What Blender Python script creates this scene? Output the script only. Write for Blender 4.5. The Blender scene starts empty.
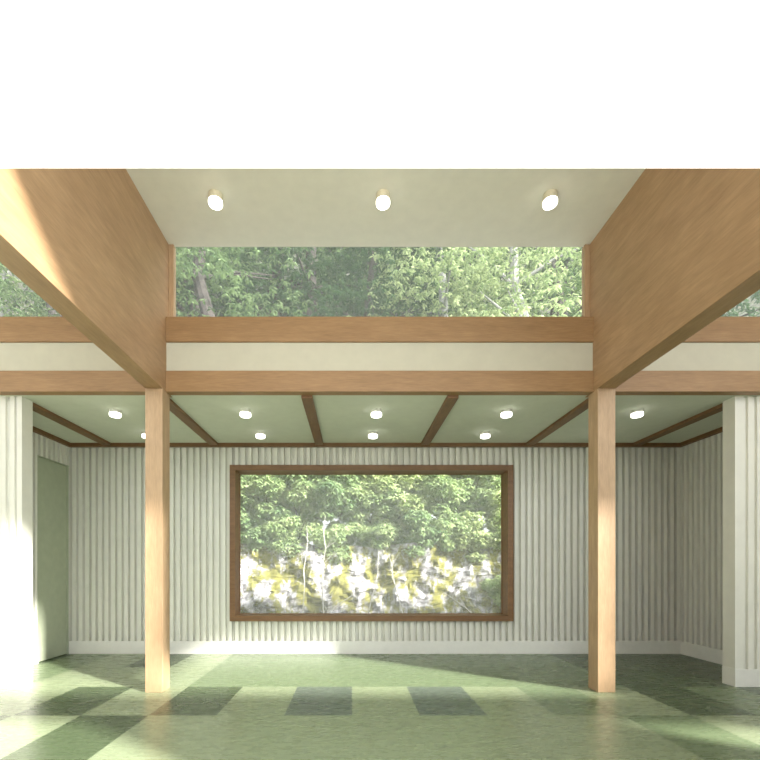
import bpy, bmesh, math, random
from mathutils import Vector, Matrix, noise
S = bpy.context.scene
C = S.collection
PI = math.pi

# ------------------------------------------------------------ camera, sky, sun, exposure
EYE = 1.15
cam = bpy.data.cameras.new('camera'); cam_o = bpy.data.objects.new('camera', cam); C.objects.link(cam_o)
cam_o.location = (0, 0, EYE); cam_o.rotation_euler = (PI/2, 0, 0)
cam.sensor_width = 36; cam.lens = 430/760*36
cam.shift_x = 28/760; cam.shift_y = 188/760
cam.clip_start = 0.05; cam.clip_end = 300
S.camera = cam_o

w = bpy.data.worlds.new('sky'); S.world = w; w.use_nodes = True
bgn = w.node_tree.nodes['Background']
bgn.inputs[0].default_value = (0.93, 0.97, 1.0, 1)
_nt = w.node_tree                      # bright hazy sky, brighter towards the sun
_tc = _nt.nodes.new('ShaderNodeTexCoord'); _dp = _nt.nodes.new('ShaderNodeVectorMath'); _dp.operation = 'DOT_PRODUCT'
_dp.inputs[1].default_value = Vector((1.45, -0.6, 0.5)).normalized()
_mr = _nt.nodes.new('ShaderNodeMapRange')
_mr.inputs['From Min'].default_value = -0.8; _mr.inputs['From Max'].default_value = 1.0
_mr.inputs['To Min'].default_value = 0.5; _mr.inputs['To Max'].default_value = 3.9
_nt.links.new(_tc.outputs['Generated'], _dp.inputs[0]); _nt.links.new(_dp.outputs['Value'], _mr.inputs['Value'])
_nt.links.new(_mr.outputs[0], bgn.inputs[1])

sun = bpy.data.lights.new('sun', 'SUN'); sun_o = bpy.data.objects.new('sun', sun); C.objects.link(sun_o)
sun.energy = 13.0; sun.angle = math.radians(3.5); sun.color = (1.0, 0.97, 0.91)
SUN_DIR = Vector((-1.45, 1.0, -0.90)).normalized()
sun_o.rotation_euler = SUN_DIR.to_track_quat('-Z', 'Y').to_euler()
sun_o.location = (8, -6, 8)

S.view_settings.view_transform = 'Standard'; S.view_settings.look = 'None'
S.view_settings.gamma = 1; S.view_settings.use_curve_mapping = False
S.view_settings.exposure = 0.42

# ------------------------------------------------------------ materials
def nodes_mat(name):
    m = bpy.data.materials.new(name); m.use_nodes = True
    nt = m.node_tree; return m, nt, nt.nodes['Principled BSDF']
def ramp(nt, fac, stops):
    r = nt.nodes.new('ShaderNodeValToRGB')
    els = r.color_ramp.elements
    while len(els) < len(stops): els.new(0.5)
    for e, (p, c) in zip(els, stops): e.position = p; e.color = (*c, 1)
    nt.links.new(fac, r.inputs[0]); return r.outputs[0]
def noise_tex(nt, scale, detail=4, mapping=(1,1,1), rough=0.55, coord='Object'):
    tc = nt.nodes.new('ShaderNodeTexCoord'); mp = nt.nodes.new('ShaderNodeMapping')
    mp.inputs['Scale'].default_value = mapping
    n = nt.nodes.new('ShaderNodeTexNoise'); n.inputs['Scale'].default_value = scale
    n.inputs['Detail'].default_value = detail; n.inputs['Roughness'].default_value = rough
    nt.links.new(tc.outputs[coord], mp.inputs[0]); nt.links.new(mp.outputs[0], n.inputs['Vector'])
    return n.outputs['Fac']
def mul(nt, a, b, f=1.0):
    x = nt.nodes.new('ShaderNodeMixRGB'); x.blend_type = 'MULTIPLY'; x.inputs[0].default_value = f
    nt.links.new(a, x.inputs[1]); nt.links.new(b, x.inputs[2]); return x.outputs[0]
def plaster(name, col, rough=0.85, var=0.04, scale=6):
    m, nt, b = nodes_mat(name)
    c2 = tuple(c*(1-var*2) for c in col)
    o = ramp(nt, noise_tex(nt, scale, 6), [(0.3, c2), (0.7, col)])
    nt.links.new(o, b.inputs['Base Color']); b.inputs['Roughness'].default_value = rough
    return m
def wood(name, light, dark, axis, rough=0.5, fine=1.0):
    m, nt, b = nodes_mat(name)
    sc = [20.0, 20.0, 20.0]; sc['XYZ'.index(axis)] = 3.0
    sf = [90.0, 90.0, 90.0]; sf['XYZ'.index(axis)] = 9.0
    a = ramp(nt, noise_tex(nt, 1.0*fine, 5, sc, 0.6), [(0.25, dark), (0.75, light)])
    g = ramp(nt, noise_tex(nt, 1.0*fine, 3, sf, 0.6), [(0.3, (0.80,)*3), (0.7, (1.0,)*3)])
    k = ramp(nt, noise_tex(nt, 2.3, 2), [(0.3, (0.90, 0.88, 0.86)), (0.7, (1.0,)*3)])
    o = mul(nt, mul(nt, a, g), k)
    nt.links.new(o, b.inputs['Base Color']); b.inputs['Roughness'].default_value = rough
    return m
def lino(name, col, dark):
    m, nt, b = nodes_mat(name)
    a = ramp(nt, noise_tex(nt, 1.0, 6, (22, 44, 22), 0.65), [(0.3, dark), (0.7, col)])
    g = ramp(nt, noise_tex(nt, 60, 3), [(0.3, (0.86,)*3), (0.7, (1.0,)*3)])
    nt.links.new(mul(nt, a, g), b.inputs['Base Color'])
    r = ramp(nt, noise_tex(nt, 1.0, 5, (6, 22, 6), 0.6), [(0.3, (0.22,)*3), (0.7, (0.34,)*3)])
    nt.links.new(r, b.inputs['Roughness']); b.inputs['Specular IOR Level'].default_value = 0.36
    return m
def leaf_mat(name, c1, c2, trans=0.4):
    m, nt, b = nodes_mat(name)
    oi = noise_tex(nt, 3.5, 3)
    col = ramp(nt, oi, [(0.35, c1), (0.65, c2)])
    nt.links.new(col, b.inputs['Base Color']); b.inputs['Roughness'].default_value = 0.45
    t = nt.nodes.new('ShaderNodeBsdfTranslucent'); nt.links.new(col, t.inputs[0])
    mx = nt.nodes.new('ShaderNodeMixShader'); mx.inputs[0].default_value = trans
    nt.links.new(b.outputs[0], mx.inputs[1]); nt.links.new(t.outputs[0], mx.inputs[2])
    nt.links.new(mx.outputs[0], nt.nodes['Material Output'].inputs[0])
    return m

WL, WD = (0.48, 0.305, 0.165), (0.38, 0.230, 0.118)
M_wood_y = wood('oiled_plywood_along_depth', WL, WD, 'Y', 0.5)
M_wood_x = wood('oiled_timber_across', (0.40, 0.235, 0.108), (0.31, 0.175, 0.075), 'X', 0.5)
M_wood_z = wood('oiled_timber_upright', (0.56, 0.380, 0.225), (0.45, 0.295, 0.165), 'Z', 0.5)
DL, DD = (0.26, 0.135, 0.055), (0.17, 0.085, 0.035)
M_dark_x = wood('walnut_stained_across', DL, DD, 'X', 0.5)
M_dark_y = wood('walnut_stained_along_depth', DL, DD, 'Y', 0.5)
M_white = plaster('white_plaster', (0.80, 0.78, 0.72))
M_added_wall = plaster('added_wall_white', (0.90, 0.90, 0.88), 0.9, 0.0)
M_ceil = plaster('pale_linen_ceiling_board', (0.71, 0.69, 0.60), 0.8, 0.03, 9)
M_ceil_low = plaster('pale_green_ceiling_board', (0.66, 0.68, 0.58), 0.8, 0.03, 9)
M_flute = plaster('fluted_cream_panel', (0.74, 0.73, 0.65), 0.7, 0.03, 8)
M_base = plaster('painted_baseboard', (0.76, 0.75, 0.69), 0.6, 0.03, 12)
M_door = plaster('sage_door_paint', (0.42, 0.46, 0.33), 0.6, 0.05, 10)
M_roof = plaster('grey_roof_felt', (0.35, 0.35, 0.33), 0.9)
M_ground = plaster('pale_gravel', (0.55, 0.53, 0.48), 0.95, 0.15, 30)
F_light = lino('linoleum_light_green', (0.275, 0.325, 0.200), (0.245, 0.292, 0.172))
F_dark = lino('linoleum_dark_green', (0.085, 0.118, 0.060), (0.072, 0.100, 0.050))
F_mid = lino('linoleum_mid_green', (0.175, 0.228, 0.125), (0.150, 0.200, 0.107))
F_slate = lino('linoleum_slate_green', (0.135, 0.165, 0.130), (0.115, 0.145, 0.112))
M_panel = plaster('pale_spandrel_board', (0.54, 0.51, 0.40), 0.8, 0.03, 9)
M_mount = plaster('cream_enamel', (0.62, 0.56, 0.40), 0.5, 0.0)

m, nt, b = nodes_mat('opal_glowing_glass'); M_glow = m
b.inputs['Base Color'].default_value = (0.95, 0.95, 0.93, 1); b.inputs['Roughness'].default_value = 0.4
b.inputs['Emission Color'].default_value = (1.0, 0.97, 0.90, 1); b.inputs['Emission Strength'].default_value = 3.0

def glass_mat(name, veil, tint=(1, 1, 1)):
    m, nt, b = nodes_mat(name)
    nt.nodes.remove(b)
    tr = nt.nodes.new('ShaderNodeBsdfTransparent'); tr.inputs[0].default_value = (*tint, 1)
    gl = nt.nodes.new('ShaderNodeBsdfGlossy'); gl.inputs['Roughness'].default_value = 0.35
    tl = nt.nodes.new('ShaderNodeBsdfTranslucent'); tl.inputs[0].default_value = (0.95, 0.95, 0.98, 1)
    m1 = nt.nodes.new('ShaderNodeMixShader'); m1.inputs[0].default_value = veil
    nt.links.new(tr.outputs[0], m1.inputs[1]); nt.links.new(tl.outputs[0], m1.inputs[2])
    m2 = nt.nodes.new('ShaderNodeMixShader'); m2.inputs[0].default_value = 0.02
    nt.links.new(m1.outputs[0], m2.inputs[1]); nt.links.new(gl.outputs[0], m2.inputs[2])
    nt.links.new(m2.outputs[0], nt.nodes['Material Output'].inputs[0])
    return m
M_glass = glass_mat('hazed_window_glass', 0.18)  # veil mixes a painted haze into this pane and the clerestory panes
M_glass_hi = glass_mat('hazed_clerestory_glass', 0.09)

m, nt, b = nodes_mat('mossy_pale_rock'); M_rock = m
rk = ramp(nt, noise_tex(nt, 8.5, 8, (1, 1, 0.8), 0.72), [(0.36, (0.10, 0.09, 0.09)), (0.46, (0.28, 0.27, 0.28)), (0.58, (0.60, 0.585, 0.60))])
ms = ramp(nt, noise_tex(nt, 14, 6, (1, 1, 1), 0.7), [(0.35, (0.075, 0.08, 0.015)), (0.62, (0.28, 0.26, 0.055))])
mk = ramp(nt, noise_tex(nt, 1.9, 8, (1.5, 1, 0.8), 0.70), [(0.46, (0, 0, 0)), (0.53, (1, 1, 1))])
mx = nt.nodes.new('ShaderNodeMixRGB'); nt.links.new(mk, mx.inputs[0]); nt.links.new(rk, mx.inputs[1]); nt.links.new(ms, mx.inputs[2])
nt.links.new(mx.outputs[0], b.inputs['Base Color']); b.inputs['Roughness'].default_value = 0.95
M_hill = plaster('leafy_forest_floor', (0.055, 0.06, 0.035), 1.0, 0.25, 3)
M_bark = plaster('grey_brown_bark', (0.06, 0.05, 0.045), 0.95, 0.2, 10)
M_birch = plaster('pale_birch_bark', (0.30, 0.30, 0.28), 0.9, 0.2, 10)
M_twig = plaster('bleached_twig', (0.66, 0.63, 0.55), 0.9, 0.1, 20)
M_leaf = [leaf_mat('fresh_green_leaves', (0.22, 0.34, 0.13), (0.56, 0.66, 0.33)),
          leaf_mat('deep_green_leaves', (0.15, 0.27, 0.11), (0.44, 0.56, 0.28)),
          leaf_mat('yellow_green_leaves', (0.32, 0.43, 0.16), (0.66, 0.73, 0.38))]
M_tleaf = [leaf_mat('forest_mid_leaves', (0.05, 0.11, 0.04), (0.28, 0.39, 0.17)),
           leaf_mat('forest_dark_leaves', (0.03, 0.075, 0.03), (0.08, 0.15, 0.06)),
           leaf_mat('forest_yellow_leaves', (0.14, 0.23, 0.08), (0.62, 0.70, 0.38))]

# ------------------------------------------------------------ helpers
def box(bm, x0, x1, y0, y1, z0, z1, mi=0):
    vs = [bm.verts.new((x, y, z)) for x in (x0, x1) for y in (y0, y1) for z in (z0, z1)]
    for f in ((0,1,3,2), (4,6,7,5), (0,4,5,1), (2,3,7,6), (0,2,6,4), (1,5,7,3)):
        fc = bm.faces.new([vs[i] for i in f]); fc.material_index = mi
    return vs
def obj(name, bm, mats, parent=None, loc=(0,0,0), bevel=0.0, smooth=False):
    bmesh.ops.recalc_face_normals(bm, faces=bm.faces[:])
    if bevel:
        bmesh.ops.bevel(bm, geom=bm.edges[:], offset=bevel, segments=2, affect='EDGES', profile=0.5)
    me = bpy.data.meshes.new(name); bm.to_mesh(me); bm.free()
    for mm in (mats if isinstance(mats, (list, tuple)) else [mats]): me.materials.append(mm)
    if smooth:
        for p in me.polygons: p.use_smooth = True
    o = bpy.data.objects.new(name, me); C.objects.link(o); o.location = loc
    if parent: o.parent = parent
    return o
def tag(o, label, cat, group=None, kind=None):
    o['label'] = label; o['category'] = cat
    if group: o['group'] = group
    if kind: o['kind'] = kind
    return o
def struct(name, bm, mats, label, cat, **k):
    return tag(obj(name, bm, mats, **k), label, cat, kind='structure')
def empty(name, loc, label, cat, group=None, kind=None):
    o = bpy.data.objects.new(name, None); C.objects.link(o); o.location = loc; o.empty_display_size = 0.1
    return tag(o, label, cat, group, kind)

# key dimensions (metres, floor at z = 0)
HI, LO = 4.24, 2.815                 # underside of high and low ceilings
FRONT0, FRONT1 = 0.95, 1.15         # added front wall
TB0, TB1 = 4.035, 4.125              # cross beams
BACK = 5.767
XL, XR = -6.2, 8.2                  # hall sides
AL, AR = -3.789, 4.409              # alcove sides
CL0, CL1, CR0, CR1 = -1.911, -1.750, 2.270, 2.433

# ------------------------------------------------------------ floor
TW, TD = 0.529, 0.811
pat = {0: {-6:1,-5:0,-4:1,4:2,5:0,6:1},
       1: {-6:0,-5:1,-4:0,-3:1,-2:0,-1:3,0:0,1:3,2:0,3:2,4:0,5:1,6:2,7:1},
       2: {-7:2,-6:0,-5:2,-4:0,-3:0,3:2,4:2,5:1,6:1,7:1},
       3: {-7:2,-6:0,-5:2,-4:1,-3:2,1:2,2:2,3:1,4:2,5:1,6:1,7:1}}
pat[2][-3] = 2; pat[3][3] = 2; pat[2][-4] = 0; pat[3][-4] = 0; pat[2][-5] = 0; pat[3][-5] = 1
bm = bmesh.new()
ix0, ix1 = math.floor(XL/TW)-1, math.ceil(XR/TW)+1
ylines = [4.164+TD*k for k in range(-6, 3)]
for j in range(8):
    r = j-4 + 0      # row 0 starts at 4.164-2*TD
    for i in range(ix0, ix1):
        x0, x1 = i*TW, (i+1)*TW
        y0, y1 = ylines[j], ylines[j+1]
        y0 = max(y0, FRONT0-0.3) if j == 0 else y0
        row = pat.get(r, {})
        if r < 0: c = 0 if (i % 5) else 1
        elif i in row: c = row[i]
        elif r in (2, 3): c = 2 if -4 < i < 4 else (i+r) % 2
        elif r == 0: c = 0 if -4 < i < 4 else (i+1) % 2
        else: c = (i+1) % 2
        vs = [bm.verts.new(p) for p in ((x0,y0,0),(x1,y0,0),(x1,y1,0),(x0,y1,0))]
        f = bm.faces.new(vs); f.material_index = c
bmesh.ops.remove_doubles(bm, verts=bm.verts[:], dist=1e-4)
bm.faces.ensure_lookup_table()
low = bmesh.new(); 
floor = struct('floor', bm, [F_light, F_dark, F_mid, F_slate], 'green linoleum floor laid in light, dark and slate tiles', 'floor')
md = floor.modifiers.new('thick', 'SOLIDIFY'); md.thickness = 0.06; md.offset = -1
low.free()
bm = bmesh.new(); box(bm, -12, 14, -8, 0.6, -0.12, -0.02)
struct('ground', bm, M_ground, 'pale gravel ground outside the front of the hall', 'ground')

# ------------------------------------------------------------ fluted cladding
PER = 0.0872
def flutes(bm, axis, a0, a1, z0, z1, face, sgn, mi=0, dep=0.050):
    """fluted sheet: runs along axis from a0 to a1, raised ribs stand at 'face', grooves dep behind (direction sgn)"""
    pts = [(a0, 0)]
    k = math.floor(a0/PER)
    while k*PER < a1:
        s = k*PER
        for t, dd in ((0.0, 0), (0.045, 0), (0.048, dep*0.9), (0.052, dep), (0.080, dep), (0.084, dep*0.9)):
            p = s+t
            if a0 < p < a1: pts.append((p, dd))
        k += 1
    pts.append((a1, 0))
    cols = []
    for p, dd in pts:
        q = face+sgn*dd
        c = (p, q) if axis == 'X' else (q, p)
        cols.append([bm.verts.new((c[0], c[1], z)) for z in (z0, z1)])
    for u, v in zip(cols, cols[1:]):
        f = bm.faces.new((u[0], v[0], v[1], u[1])); f.material_index = mi

# main window opening (in the back wall)
WX0, WX1, WZ0, WZ1 = -1.627, 2.147, EYE-0.709, EYE+1.372
hx0, hx1, hz0, hz1 = WX0+0.03, WX1-0.03, WZ0+0.03, WZ1-0.03
bm = bmesh.new()
T = 0.22
y0 = BACK+0.052
box(bm, AL-0.15, hx0, y0, y0+T, 0, LO+0.2); box(bm, hx1, AR+0.15, y0, y0+T, 0, LO+0.2)
box(bm, hx0, hx1, y0, y0+T, 0, hz0); box(bm, hx0, hx1, y0, y0+T, hz1, LO+0.2)
flutes(bm, 'X', AL, hx0, 0, LO, BACK, 1); flutes(bm, 'X', hx1, AR, 0, LO, BACK, 1)
flutes(bm, 'X', hx0, hx1, 0, hz0, BACK, 1); flutes(bm, 'X', hx0, hx1, hz1, LO, BACK, 1)
struct('wall_back', bm, M_flute, 'cream vertically fluted wall around the wide picture window', 'wall')
# alcove side walls
DY0, DY1, DZ = 5.18, 5.745, EYE+1.365
bm = bmesh.new()
flutes(bm, 'Y', 4.25, DY0, 0, LO, AL, -1, dep=0.045); flutes(bm, 'Y', DY0, BACK+0.02, DZ, LO, AL, -1, dep=0.045)
flutes(bm, 'Y', DY1, BACK+0.02, 0, DZ, AL, -1, dep=0.045)
box(bm, AL-0.17, AL-0.052, 4.30, DY0, 0, LO+0.2); box(bm, AL-0.17, AL-0.052, DY0, BACK+0.2, DZ, LO+0.2); box(bm, AL-0.17, AL-0.10, DY0, BACK+0.2, 0, DZ)
struct('wall_left', bm, M_flute, 'cream fluted side wall around the flush sage door', 'wall')
bm = bmesh.new()
flutes(bm, 'Y', 4.25, BACK+0.02, 0, LO, AR, 1, dep=0.050)
box(bm, AR+0.052, AR+0.17, 4.30, BACK+0.2, 0, LO+0.2)
struct('wall_right', bm, M_flute, 'shaded fluted side wall behind the right partition', 'wall')
# door
d1 = empty('door_1', (AL-0.04, (DY0+DY1)/2, 0), 'tall flush sage green door in the left side wall', 'door', kind='structure')
bm = bmesh.new(); box(bm, -0.02, 0.02, -(DY1-DY0)/2+0.012, (DY1-DY0)/2-0.012, 0.006, DZ-0.012)
obj('door_leaf', bm, M_door, d1, bevel=0.003)
bm = bmesh.new()
h = (DY1-DY0)/2
box(bm, -0.05, 0.042, -h, -h+0.010, 0, DZ); box(bm, -0.05, 0.042, h-0.010, h, 0, DZ); box(bm, -0.05, 0.042, -h, h, DZ-0.010, DZ)
obj('door_frame', bm, M_door, d1)
# baseboards
BH = 0.173
bm = bmesh.new(); box(bm, AL, AR, BACK-0.014, BACK+0.01, 0, BH)
struct('baseboard_back', bm, M_base, 'pale baseboard running along the foot of the window wall', 'baseboard', bevel=0.002)
bm = bmesh.new(); box(bm, AR-0.014, AR+0.01, 4.31, BACK-0.014, 0, BH)
struct('baseboard_right', bm, M_base, 'shaded baseboard on the right side wall of the alcove', 'baseboard', bevel=0.002)
bm = bmesh.new(); box(bm, AL-0.01, AL+0.014, 4.31, DY0-0.002, 0, BH)
struct('baseboard_left', bm, M_base, 'short baseboard between the left partition and the sage door', 'baseboard', bevel=0.002)

# ------------------------------------------------------------ partitions at the alcove mouth
PY0, PY1 = 4.164, 4.304
PTOP = 2.86
def partition(name, xa, xb, inner, label):
    r = empty(name, ((xa+xb)/2, (PY0+PY1)/2, 0), label, 'wall', kind='structure')
    cx, cy = (xa+xb)/2, (PY0+PY1)/2
    bm = bmesh.new()
    f0 = PY0
    box(bm, xa-cx, xb-cx, PY0+0.052-cy, PY1-cy, 0, PTOP)
    if inner == 'R': box(bm, xb-0.05-cx, xb-cx, PY0-cy, PY0+0.052-cy, 0, PTOP)
    else: box(bm, xa-cx, xa+0.05-cx, PY0-cy, PY0+0.052-cy, 0, PTOP)
    b2 = bmesh.new()
    flutes(b2, 'X', xa if inner == 'R' else xa+0.05, xb-0.05 if inner == 'R' else xb, BH, PTOP, PY0, 1, dep=0.022)
    bmesh.ops.translate(b2, verts=b2.verts[:], vec=(-cx, -cy, 0))
    obj('core', bm, M_flute, r); obj('fluted_cladding', b2, M_flute, r)
    b3 = bmesh.new()
    box(b3, xa-cx, xb-cx, PY0-0.008-cy, PY0+0.001-cy, 0, BH)
    if inner == 'L': box(b3, xa-0.006-cx, xa-cx, PY0-0.008-cy, PY1-cy, 0, BH)
    obj('baseboard', b3, M_base, r)
    return r
PLX, PRX = -3.196, 3.710
partition('partition_left', XL, PLX, 'R', 'white fluted partition wall left of the left column, sunlit below')
partition('partition_right', PRX, XR, 'L', 'cream fluted partition wall right of the right column')

# ------------------------------------------------------------ low ceiling with walnut ribs
bm = bmesh.new(); box(bm, AL-0.15, AR+0.15, TB1, BACK+0.24, LO, LO+0.12)
struct('ceiling_low', bm, M_ceil_low, 'pale green low ceiling above the window alcove', 'ceiling')
bm = bmesh.new(); box(bm, XL-0.2, XR+0.2, TB0+0.12, BACK+0.5, LO+0.121, LO+0.26)
struct('roof_low', bm, M_roof, 'flat lower roof over the alcove', 'roof')
RB = LO-0.048
ribx = [-3.255, -1.835, -0.434, 0.970, 2.362, 3.790]
words = ['left of the left column', 'in line with the left column', 'left of the middle row of lamps', 'right of the middle row of lamps', 'in line with the right column', 'right of the right column']
for x, wd in zip(ribx, words):
    ya = 4.20 if x < PLX or x > PRX else TB1
    bm = bmesh.new(); box(bm, -0.053, 0.053, ya-(TB1+BACK-0.05)/2, (BACK-0.05-TB1)/2, LO-0.036, LO)
    tag(obj('ceiling_rib', bm, M_dark_y, loc=(x, (TB1+BACK-0.05)/2, 0), bevel=0.002), 'dark wood rib under the low green ceiling, '+wd, 'ceiling beam', 'dark ribs of the low ceiling')
bm = bmesh.new(); box(bm, AL, AR, BACK-0.05, BACK, RB, LO)
struct('trim_1', bm, M_dark_x, 'thin dark wood trim where low ceiling meets window wall', 'trim')
bm = bmesh.new(); box(bm, AL, AL+0.05, TB1, BACK-0.05, RB, LO)
struct('trim_2', bm, M_dark_y, 'thin dark wood trim along top of left side wall', 'trim')
bm = bmesh.new(); box(bm, AR-0.05, AR, TB1, BACK-0.05, RB, LO)
struct('trim_3', bm, M_dark_y, 'thin dark wood trim along top of right side wall', 'trim')

# ------------------------------------------------------------ cross beams, panel, clerestory windows
def span(name, x0, x1, z0, z1, y0, y1, mat, label, cat, group):
    bm = bmesh.new(); box(bm, -(x1-x0)/2, (x1-x0)/2, y0, y1, z0, z1)
    return tag(obj(name, bm, mat, loc=((x0+x1)/2, 0, 0), bevel=0.003), label, cat, group)
bays = [(XL, CL0, 'in the left bay beyond the left ceiling beam'), (CL1, CR0, 'in the wide middle bay'), (CR1, XR, 'in the right bay beyond the right ceiling beam')]
ZA0, ZA1, ZB0, ZB1 = EYE+1.656, EYE+1.853, EYE+2.125, EYE+2.360
for k, (a, c, wd) in enumerate(bays):
    span('cross_beam', a, c, ZA0, ZA1, TB0, TB1, M_wood_x, 'lower honey wood cross beam '+wd, 'beam', 'timber cross beams')
    span('cross_beam', a, c, ZB0, ZB1, TB0, 4.19, M_wood_x, 'upper honey wood cross beam under the high window '+wd, 'beam', 'timber cross beams')
    bm = bmesh.new(); box(bm, a, c, TB0+0.02, TB1, ZA1, ZB0)
    struct('wall_spandrel_%d' % (k+1), bm, M_panel, 'pale board panel between the two cross beams '+wd, 'wall')
    yw = 4.125
    wdw = empty('window_%d' % (k+1), ((a+c)/2, yw, ZB1), 'long high window onto the forest '+wd, 'window', kind='structure')
    hw = (c-a)/2; ht = HI-ZB1
    bm = bmesh.new()
    box(bm, -hw, -hw+0.045, -0.02, 0.04, 0, ht); box(bm, hw-0.045, hw, -0.02, 0.04, 0, ht)
    box(bm, -hw+0.045, hw-0.045, -0.02, 0.04, 0, 0.018)
    obj('window_frame', bm, M_wood_z, wdw)
    bm = bmesh.new(); box(bm, -hw+0.045, hw-0.045, 0.008, 0.014, 0.018, ht)
    obj('glass_pane', bm, M_glass_hi, wdw)

# picture window
wy = BACK-0.05
pw = empty('window_4', ((WX0+WX1)/2, wy, WZ0), 'wide picture window in a dark wood frame, showing mossy rock and shrubs', 'window', kind='structure')
hw = (WX1-WX0)/2; H = WZ1-WZ0; t = 0.074; D = 0.27
bm = bmesh.new()
for (a0, a1, c0, c1) in ((-hw, -hw+t, 0, H), (hw-t, hw, 0, H), (-hw+t, hw-t, 0, t), (-hw+t, hw-t, H-t, H)):
    box(bm, a0, a1, 0, D, c0, c1)
obj('window_frame', bm, M_dark_x, pw)
bm = bmesh.new(); box(bm, -hw+t, hw-t, 0.235, 0.242, t, H-t)
obj('glass_pane', bm, M_glass, pw)
bm = bmesh.new()
g = 0.008
for (a0, a1, c0, c1) in ((-hw+t, -hw+t+g, t, H-t), (hw-t-g, hw-t, t, H-t), (-hw+t+g, hw-t-g, t, t+g), (-hw+t+g, hw-t-g, H-t-g, H-t)):
    box(bm, a0, a1, 0.215, 0.235, c0, c1)
obj('glazing_bead', bm, M_dark_x, pw)

# ------------------------------------------------------------ deep plywood beams and columns
for (a, c, wd) in ((CL0, CL1, 'left'), (CR0, CR1, 'right')):
    bm = bmesh.new(); box(bm, -(c-a)/2, (c-a)/2, FRONT1, 4.19, EYE+1.660, HI)
    tag(obj('deep_ceiling_beam', bm, M_wood_y, loc=((a+c)/2, 0, 0), bevel=0.003), 'deep honey plywood beam running from the camera to the %s column' % wd, 'beam', 'deep plywood beams')
    bm = bmesh.new(); box(bm, -(c-a)/2, (c-a)/2, 0, c-a, 0, EYE+1.660)
    tag(obj('wooden_column', bm, M_wood_z, loc=((a+c)/2, 3.97, 0), bevel=0.004),
        'square light wood column on the green floor, %s of the picture window' % wd, 'column', 'square wooden columns')

# ------------------------------------------------------------ high ceiling, hall walls, added front wall
bm = bmesh.new(); box(bm, XL-0.2, XR+0.2, 1.05, 4.14, HI, HI+0.18)
struct('ceiling', bm, M_ceil, 'high pale ceiling between the deep wooden beams', 'ceiling')
bm = bmesh.new(); box(bm, XL-0.2, XL, FRONT0, PY1, 0, HI)
struct('wall_side_1', bm, M_white, 'white end wall of the hall beyond the left partition', 'wall')
bm = bmesh.new(); box(bm, XR, XR+0.2, FRONT0, PY1, 0, HI)
struct('wall_side_2', bm, M_white, 'white end wall of the hall beyond the right partition', 'wall')
# added front wall standing in for blank white at top of view: low solid band with a wide doorway the view passes through, open clerestory above
SILL = 2.50
bm = bmesh.new()
JX0, JX1 = -1.72, 1.25
box(bm, XL, JX0, FRONT0, FRONT1, 0, SILL)
box(bm, JX1, 4.9, FRONT0, FRONT1, 0, SILL); box(bm, 6.0, XR, FRONT0, FRONT1, 0, SILL); box(bm, 6.75, XR, FRONT0, FRONT1, SILL, HI); box(bm, 4.9, 6.0, FRONT0, FRONT1, 1.95, SILL)  # added opening lets sun onto the right floor, added pier shades the right column
hf = EYE+400/430*FRONT0; hb = hf+0.23
prof = [(FRONT0, hf), (FRONT1, hb), (FRONT1, SILL), (FRONT0, SILL)]
va = [bm.verts.new((JX0, y, z)) for y, z in prof]; vb = [bm.verts.new((JX1, y, z)) for y, z in prof]
bm.faces.new(va); bm.faces.new(vb)
for i in range(4):
    j = (i+1) % 4; bm.faces.new((va[i], va[j], vb[j], vb[i]))
struct('added_wall_front', bm, M_added_wall, 'added white wall over an added doorway at the front of the hall', 'wall')

# ------------------------------------------------------------ ceiling lamps
def disc_stack(bm, prof, n=32):
    rings = []
    for r, z in prof:
        rings.append([bm.verts.new((r*math.cos(2*PI*i/n), r*math.sin(2*PI*i/n), z)) for i in range(n)])
    for a, c in zip(rings, rings[1:]):
        for i in range(n): bm.faces.new((a[i], a[(i+1) % n], c[(i+1) % n], c[i]))
    bm.faces.new(rings[0]); bm.faces.new(rings[-1])
proto = {}
def lamp(x, y, z, style, label, group):
    r = empty('ceiling_light', (x, y, z), label, 'ceiling light', group)
    if style not in proto:
        mh, gh = (0.056, 0.030) if style == 'high' else (0.033, 0.034)
        R = 0.058
        bm = bmesh.new(); disc_stack(bm, [(R*0.98, 0), (R*0.98, -mh)])
        a = obj('mount', bm, M_mount if style == 'high' else M_base, r)
        bm = bmesh.new(); disc_stack(bm, [(R, -mh), (R, -mh-gh+0.010), (R*0.95, -mh-gh+0.003), (R*0.86, -mh-gh)])
        c = obj('diffuser', bm, M_glow, r, smooth=False)
        proto[style] = (a, c)
    else:
        for p in proto[style]:
            q = p.copy(); C.objects.link(q); q.parent = r
    return r
for x, wd in ((-1.13, 'leftmost'), (0.257, 'middle one'), (1.640, 'rightmost')):
    lamp(x, 3.56, HI, 'high', 'small white cylinder lamp on the high ceiling, %s of three' % wd, 'lamps on the high ceiling')
for x, wd in ((-2.50, 'left of the left column'), (-1.125, 'just right of the left column'), (0.258, 'above the middle of the picture window'), (1.630, 'just left of the right column'), (3.010, 'right of the right column')):
    lamp(x, 4.54, LO, 'low', 'small lamp, front row on low ceiling, '+wd, 'front row of lamps on the low ceiling')
for x, wd in ((-2.52, 'half hidden by the left column'), (-1.123, 'above the left end of picture window'), (0.258, 'above the middle of picture window'), (1.636, 'above the right end of picture window'), (3.020, 'hidden behind the right column')):
    lamp(x, 5.28, LO, 'low', 'small lamp, back row on low ceiling, '+wd, 'back row of lamps on the low ceiling')

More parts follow.
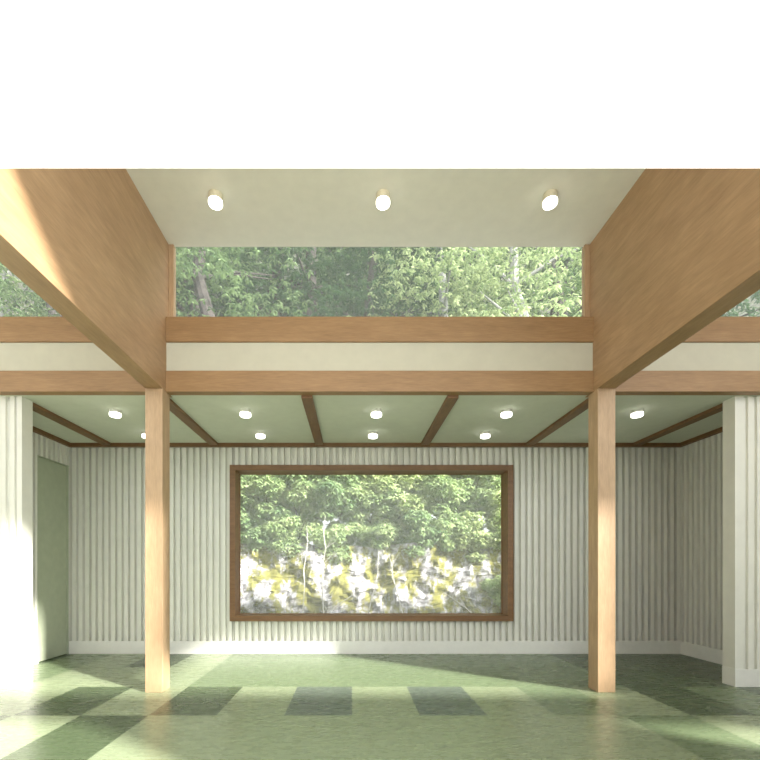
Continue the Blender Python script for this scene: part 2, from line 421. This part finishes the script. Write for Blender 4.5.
# ------------------------------------------------------------ outside: ground, rock face, hillside
random.seed(7)
bm = bmesh.new(); box(bm, -20, 22, BACK+0.4, 12, -0.5, -0.1)
struct('ground_back', bm, M_hill, 'strip of ground between the house and the rock', 'ground')
bm = bmesh.new()
nx, nz = 150, 50
grid = []
for j in range(nz+1):
    row = []
    for i in range(nx+1):
        x = -6+13*i/nx; z = -0.3+1.95*j/nz
        p = Vector((x*0.9, z*1.1, 3.0))
        dd = noise.fractal(p*1.1, 1.0, 2.0, 6)*0.30 + noise.fractal(p*4.5, 1.0, 2.0, 4)*0.09
        y = 9.25+0.15*z + dd
        row.append(bm.verts.new((x + noise.noise(p*3)*0.1, y, z + noise.noise(p*2.6+Vector((5,1,2)))*0.1)))
    grid.append(row)
for j in range(nz):
    for i in range(nx): bm.faces.new((grid[j][i], grid[j][i+1], grid[j+1][i+1], grid[j+1][i]))
# back of the rock so that it is solid
bk = [[bm.verts.new((v.co.x, 11.6, v.co.z)) for v in grid[jj]] for jj in (0, nz)]
for i in range(nx): bm.faces.new((grid[nz][i], grid[nz][i+1], bk[1][i+1], bk[1][i]))
tag(obj('rock_face', bm, M_rock), 'pale rock outcrop with yellow moss seen through the picture window', 'rock')
bm = bmesh.new()
grid = []
for j in range(41):
    row = []
    for i in range(61):
        x = -45+90*i/60; y = 11+60*j/40
        z = 1.8+(y-11)*0.98+noise.fractal(Vector((x*0.12, y*0.12, 0)), 1, 2, 4)*1.2
        row.append(bm.verts.new((x, y, z)))
    grid.append(row)
for j in range(40):
    for i in range(60): bm.faces.new((grid[j][i], grid[j][i+1], grid[j+1][i+1], grid[j+1][i]))
struct('hillside', bm, M_hill, 'steep wooded hillside rising behind the house', 'hill', smooth=True)
def hill_z(x, y): return 1.8+(y-11)*0.98

# ------------------------------------------------------------ plants
def leaf(bm, p, d, L, W, nrm, mi=0):
    s = d.cross(nrm)
    if s.length < 1e-3: s = Vector((1, 0, 0))
    s.normalize(); up = s.cross(d).normalized()
    tip = p+d*L-up*L*0.12; mid = p+d*L*0.45+up*L*0.05
    a = bm.verts.new(p); b1 = bm.verts.new(mid+s*W/2-up*W*0.15); b2 = bm.verts.new(mid-s*W/2-up*W*0.15); t_ = bm.verts.new(tip)
    m_ = bm.verts.new(mid)
    for f in ((a, b1, m_), (b1, t_, m_), (a, m_, b2), (b2, m_, t_)):
        bm.faces.new(f).material_index = mi
def whorl(bm, c, n, L, rnd, mi):
    ph = rnd.random()*2*PI
    for k in range(n):
        a = ph+2*PI*k/n+rnd.uniform(-0.3, 0.3)
        d = Vector((math.cos(a), math.sin(a), rnd.uniform(-0.9, 0.0))).normalized()
        leaf(bm, c, d, L*rnd.uniform(0.7, 1.15), L*0.42, Vector((0, 0, 1)), mi)
def tube(bm, pts, radii, n=7):
    rings = []
    for i, (p, r) in enumerate(zip(pts, radii)):
        p = Vector(p)
        a = Vector(pts[min(i+1, len(pts)-1)])-Vector(pts[max(i-1, 0)])
        a.normalize(); u = a.orthogonal().normalized(); v = a.cross(u)
        if rings and False: pass
        rings.append([bm.verts.new(p+(u*math.cos(2*PI*k/n)+v*math.sin(2*PI*k/n))*r) for k in range(n)])
    for a, c in zip(rings, rings[1:]):
        for k in range(n): bm.faces.new((a[k], a[(k+1) % n], c[(k+1) % n], c[k]))
    bm.faces.new(rings[0]); bm.faces.new(rings[-1])
def shrub_mesh(seed, rx, ry, rz, nwh, L):
    """leafy crown made of lumpy branch clusters"""
    rnd = random.Random(seed)
    bm = bmesh.new()
    lumps = []
    for _ in range(16):
        d = Vector((rnd.gauss(0, 1), rnd.gauss(0, 1), rnd.gauss(0, 1))).normalized()*rnd.uniform(0.35, 0.85)
        lumps.append((Vector((d.x*rx, d.y*ry, d.z*rz)), rnd.uniform(0.22, 0.42)*rx))
    for _ in range(nwh):
        c, r = rnd.choice(lumps)
        d = Vector((rnd.gauss(0, 1), rnd.gauss(0, 1), rnd.gauss(0, 1))).normalized()*r*rnd.uniform(0.6, 1.0)
        d.z *= 0.7
        whorl(bm, c+d, rnd.choice((4, 5, 6)), L, rnd, 0)
    return bm
def woody(seed, h, spread, r0, nbr):
    rnd = random.Random(seed); bm = bmesh.new()
    for k in range(nbr):
        a = rnd.random()*2*PI
        e = Vector((math.cos(a)*spread*rnd.uniform(0.3, 1), math.sin(a)*spread*rnd.uniform(0.3, 1), h*rnd.uniform(0.7, 1)))
        pts = [Vector((0, 0, 0)).lerp(e, t)+Vector((rnd.uniform(-1, 1), rnd.uniform(-1, 1), 0))*0.06*h*t for t in (0, 0.3, 0.6, 1)]
        tube(bm, pts, [r0, r0*0.7, r0*0.5, r0*0.2], 6)
    return bm
shrub_data = {}
for k in range(3):
    o = obj('leaves', shrub_mesh(20+k, 0.95, 0.60, 0.70, 1500, 0.150), M_leaf[k])
    s = obj('stem', woody(40+k, 1.0, 0.6, 0.018, 5), M_bark)
    shrub_data[k] = (o.data, s.data); bpy.data.objects.remove(o); bpy.data.objects.remove(s)
def shrub(name, x, y, z, k, sc, label, group, rz=0.0):
    r = empty(name, (x, y, z-0.5*sc), label, 'shrub', group); r.scale = (sc,)*3; r.rotation_euler.z = rz
    a = bpy.data.objects.new('leaves', shrub_data[k][0]); C.objects.link(a); a.parent = r; a.location = (0, 0, 0.5)
    c = bpy.data.objects.new('stem', shrub_data[k][1]); C.objects.link(c); c.parent = r
    return r
cols_ = [(-2.75, 'far left'), (-1.95, 'left'), (-1.15, 'left of centre'), (-0.35, 'just left of centre'), (0.45, 'at the centre'), (1.25, 'right of centre'), (2.05, 'right'), (2.85, 'far right'), (3.65, 'at the right end')]
rows_ = [(9.75, 1.98, 0.82, 'drooping over the rock'), (10.0, 2.70, 0.98, 'in the middle tier'), (10.5, 3.50, 1.08, 'in the top tier')]
for ri, (yy, zz, sc, rw) in enumerate(rows_):
    for ci, (xx, cw) in enumerate(cols_):
        k = [1, 1, 0, 0, 0, 1, 0, 2, 0][ci] if ri == 0 else ([1, 0, 0, 1, 0, 2, 0, 0, 2][ci] if ri == 1 else [1, 0, 1, 0, 2, 0, 2, 0, 2][ci])
        dz = [0.12, 0.02, 0.0, -0.18, -0.12, -0.2, -0.1, -0.12, -0.1][ci] if ri == 0 else 0
        shrub('leafy_shrub', xx+random.uniform(-.15, .15), yy+random.uniform(-.15, .15), zz+dz+random.uniform(-.06, .06), k, sc,
              'leafy green shrub beyond the picture window, %s, %s' % (cw, rw), 'shrubs on the rock', rz=random.uniform(0, 6))
shrub('leafy_shrub', 3.3, 8.95, 0.75, 0, .6, 'small green shrub at the foot of the rock, lower right window corner', 'shrubs on the rock')
# saplings and twigs in front of the rock
def twig(x0, z0, x1, z1, y, label, r=0.016):
    bm = bmesh.new(); n = 7; rnd = random.Random(int(x0*100)); pts = []
    for i in range(n+1):
        t_ = i/n; pts.append((x0+(x1-x0)*t_+rnd.uniform(-.03, .03), y+rnd.uniform(-.03, .03), z0+(z1-z0)*t_))
    tube(bm, pts, [r*(1-0.6*i/n) for i in range(n+1)], 6)
    for b_ in range(4):
        i = rnd.randint(2, n-1); p = Vector(pts[i]); q = p+Vector((rnd.uniform(-.25, .25), rnd.uniform(-.1, 0), rnd.uniform(.05, .3)))
        tube(bm, [p, p.lerp(q, .5)+Vector((0, 0, .02)), q], [r*0.4, r*0.35, r*0.15], 5)
    tag(obj('bare_sapling', bm, M_twig), label, 'sapling', 'bare saplings by the rock')
twig(-0.62, -0.1, -0.55, 2.2, 8.8, 'thin bare sapling standing before the rock, left of centre')
twig(-1.02, -0.1, -0.92, 2.0, 8.8, 'thin bare sapling before the rock, leftmost upright one')
twig(-0.95, -0.1, 0.15, 0.70, 8.8, 'pale fallen branch slanting across the foot of the rock')
twig(-2.8, -0.1, -2.0, 1.3, 8.8, 'leaning bare twig at the left edge of the picture window')
twig(1.1, -0.1, 0.75, 1.4, 8.8, 'thin leaning twig before the rock, right of centre')
twig(2.9, -0.1, 1.9, 0.65, 8.8, 'pale branch leaning low at the right of the rock')
twig(0.30, -0.1, 0.58, 1.5, 8.8, 'thin bare sapling at the middle of the rock')

# trees on the hillside
def tree_parts(seed, crown_n, L, h, R):
    rnd = random.Random(seed)
    bm = bmesh.new()
    for _ in range(crown_n):       # horizontal sprays of foliage
        a = rnd.random()*2*PI; rr = R*math.sqrt(rnd.uniform(0.06, 1)); zz = h*rnd.uniform(0.22, 1.0)
        rr *= 1.0-0.35*max(0, zz/h-0.5)
        c = Vector((math.cos(a)*rr, math.sin(a)*rr, zz))
        sr = rnd.uniform(0.3, 0.6)
        for _k in range(13):
            q = c+Vector((rnd.gauss(0, sr), rnd.gauss(0, sr), rnd.gauss(0, 0.07)))
            q.z -= 0.15*((q-c).length)
            whorl(bm, q, 4, L, rnd, 0)
    tb = bmesh.new()
    pts = [(rnd.uniform(-.12, .12)*i, rnd.uniform(-.12, .12)*i, h*i/5-(1.0 if i == 0 else 0)) for i in range(6)]
    tube(tb, pts, [0.30, 0.26, 0.23, 0.19, 0.14, 0.05], 9)
    for k in range(9):
        i = rnd.randint(1, 4); p = Vector(pts[i]); a = rnd.random()*2*PI
        q = p+Vector((math.cos(a)*R*.8, math.sin(a)*R*.8, rnd.uniform(.3, 1.2)))
        tube(tb, [p, p.lerp(q, .5)+Vector((0, 0, .15)), q], [0.07, 0.045, 0.015], 6)
    return bm, tb
tree_data = {}
for k in range(3):
    fb, tb = tree_parts(60+k, 170, 0.22, 10.0, 3.0)
    a = obj('foliage', fb, M_tleaf[k]); c = obj('trunk', tb, [M_bark, M_bark, M_birch][k])
    tree_data[k] = (a.data, c.data); bpy.data.objects.remove(a); bpy.data.objects.remove(c)
def tree(x, y, k, sc, label, rz, bark=None):
    r = empty('broadleaf_tree', (x, y, hill_z(x, y)-0.3), label, 'tree', 'trees on the hillside')
    r.scale = (sc,)*3; r.rotation_euler.z = rz
    a = bpy.data.objects.new('foliage', tree_data[k][0]); C.objects.link(a); a.parent = r
    c = bpy.data.objects.new('trunk', tree_data[k][1]); C.objects.link(c); c.parent = r
tspots = [(-4.6, 14.0, 0, 1.0, 'bright green tree at left end of the high middle window'), (-1.9, 18.5, 1, 1.1, 'dark green tree left of centre in the high window'),
          (0.6, 15.5, 1, 0.9, 'deep green tree at centre of the high window'), (3.0, 14.2, 2, 0.85, 'yellow green tree right of centre in the high window'),
          (5.6, 14.0, 2, 1.0, 'yellow green tree near the right end of the high middle window'), (7.6, 16.5, 0, 1.1, 'tree just beyond the right end of the high middle window'),
          (-7.0, 19.0, 1, 1.2, 'dark tree behind the left end of the high middle window'), (2.4, 20.5, 0, 1.2, 'tall tree behind, right of centre'),
          (-11.5, 17.0, 0, 1.1, 'tree seen through the high window of the left bay'), (-15.5, 19.0, 2, 1.2, 'outermost left tree through the left bay window'),
          (-4.2, 23.5, 0, 1.3, 'distant tree behind, left of centre'), (6.0, 23.0, 1, 1.3, 'distant dark tree behind, right'),
          (13.5, 17.5, 1, 1.1, 'tree seen through the high window of the right bay'), (10.8, 22.0, 1, 1.3, 'distant tree to the right'), (-9.5, 25.0, 1, 1.4, 'distant dark tree far left'), (0.6, 28.0, 1, 1.5, 'most distant tree at the centre of the high window')]
for i, (x, y, k, sc, lb) in enumerate(tspots): tree(x, y, k, sc, lb, i*1.3)
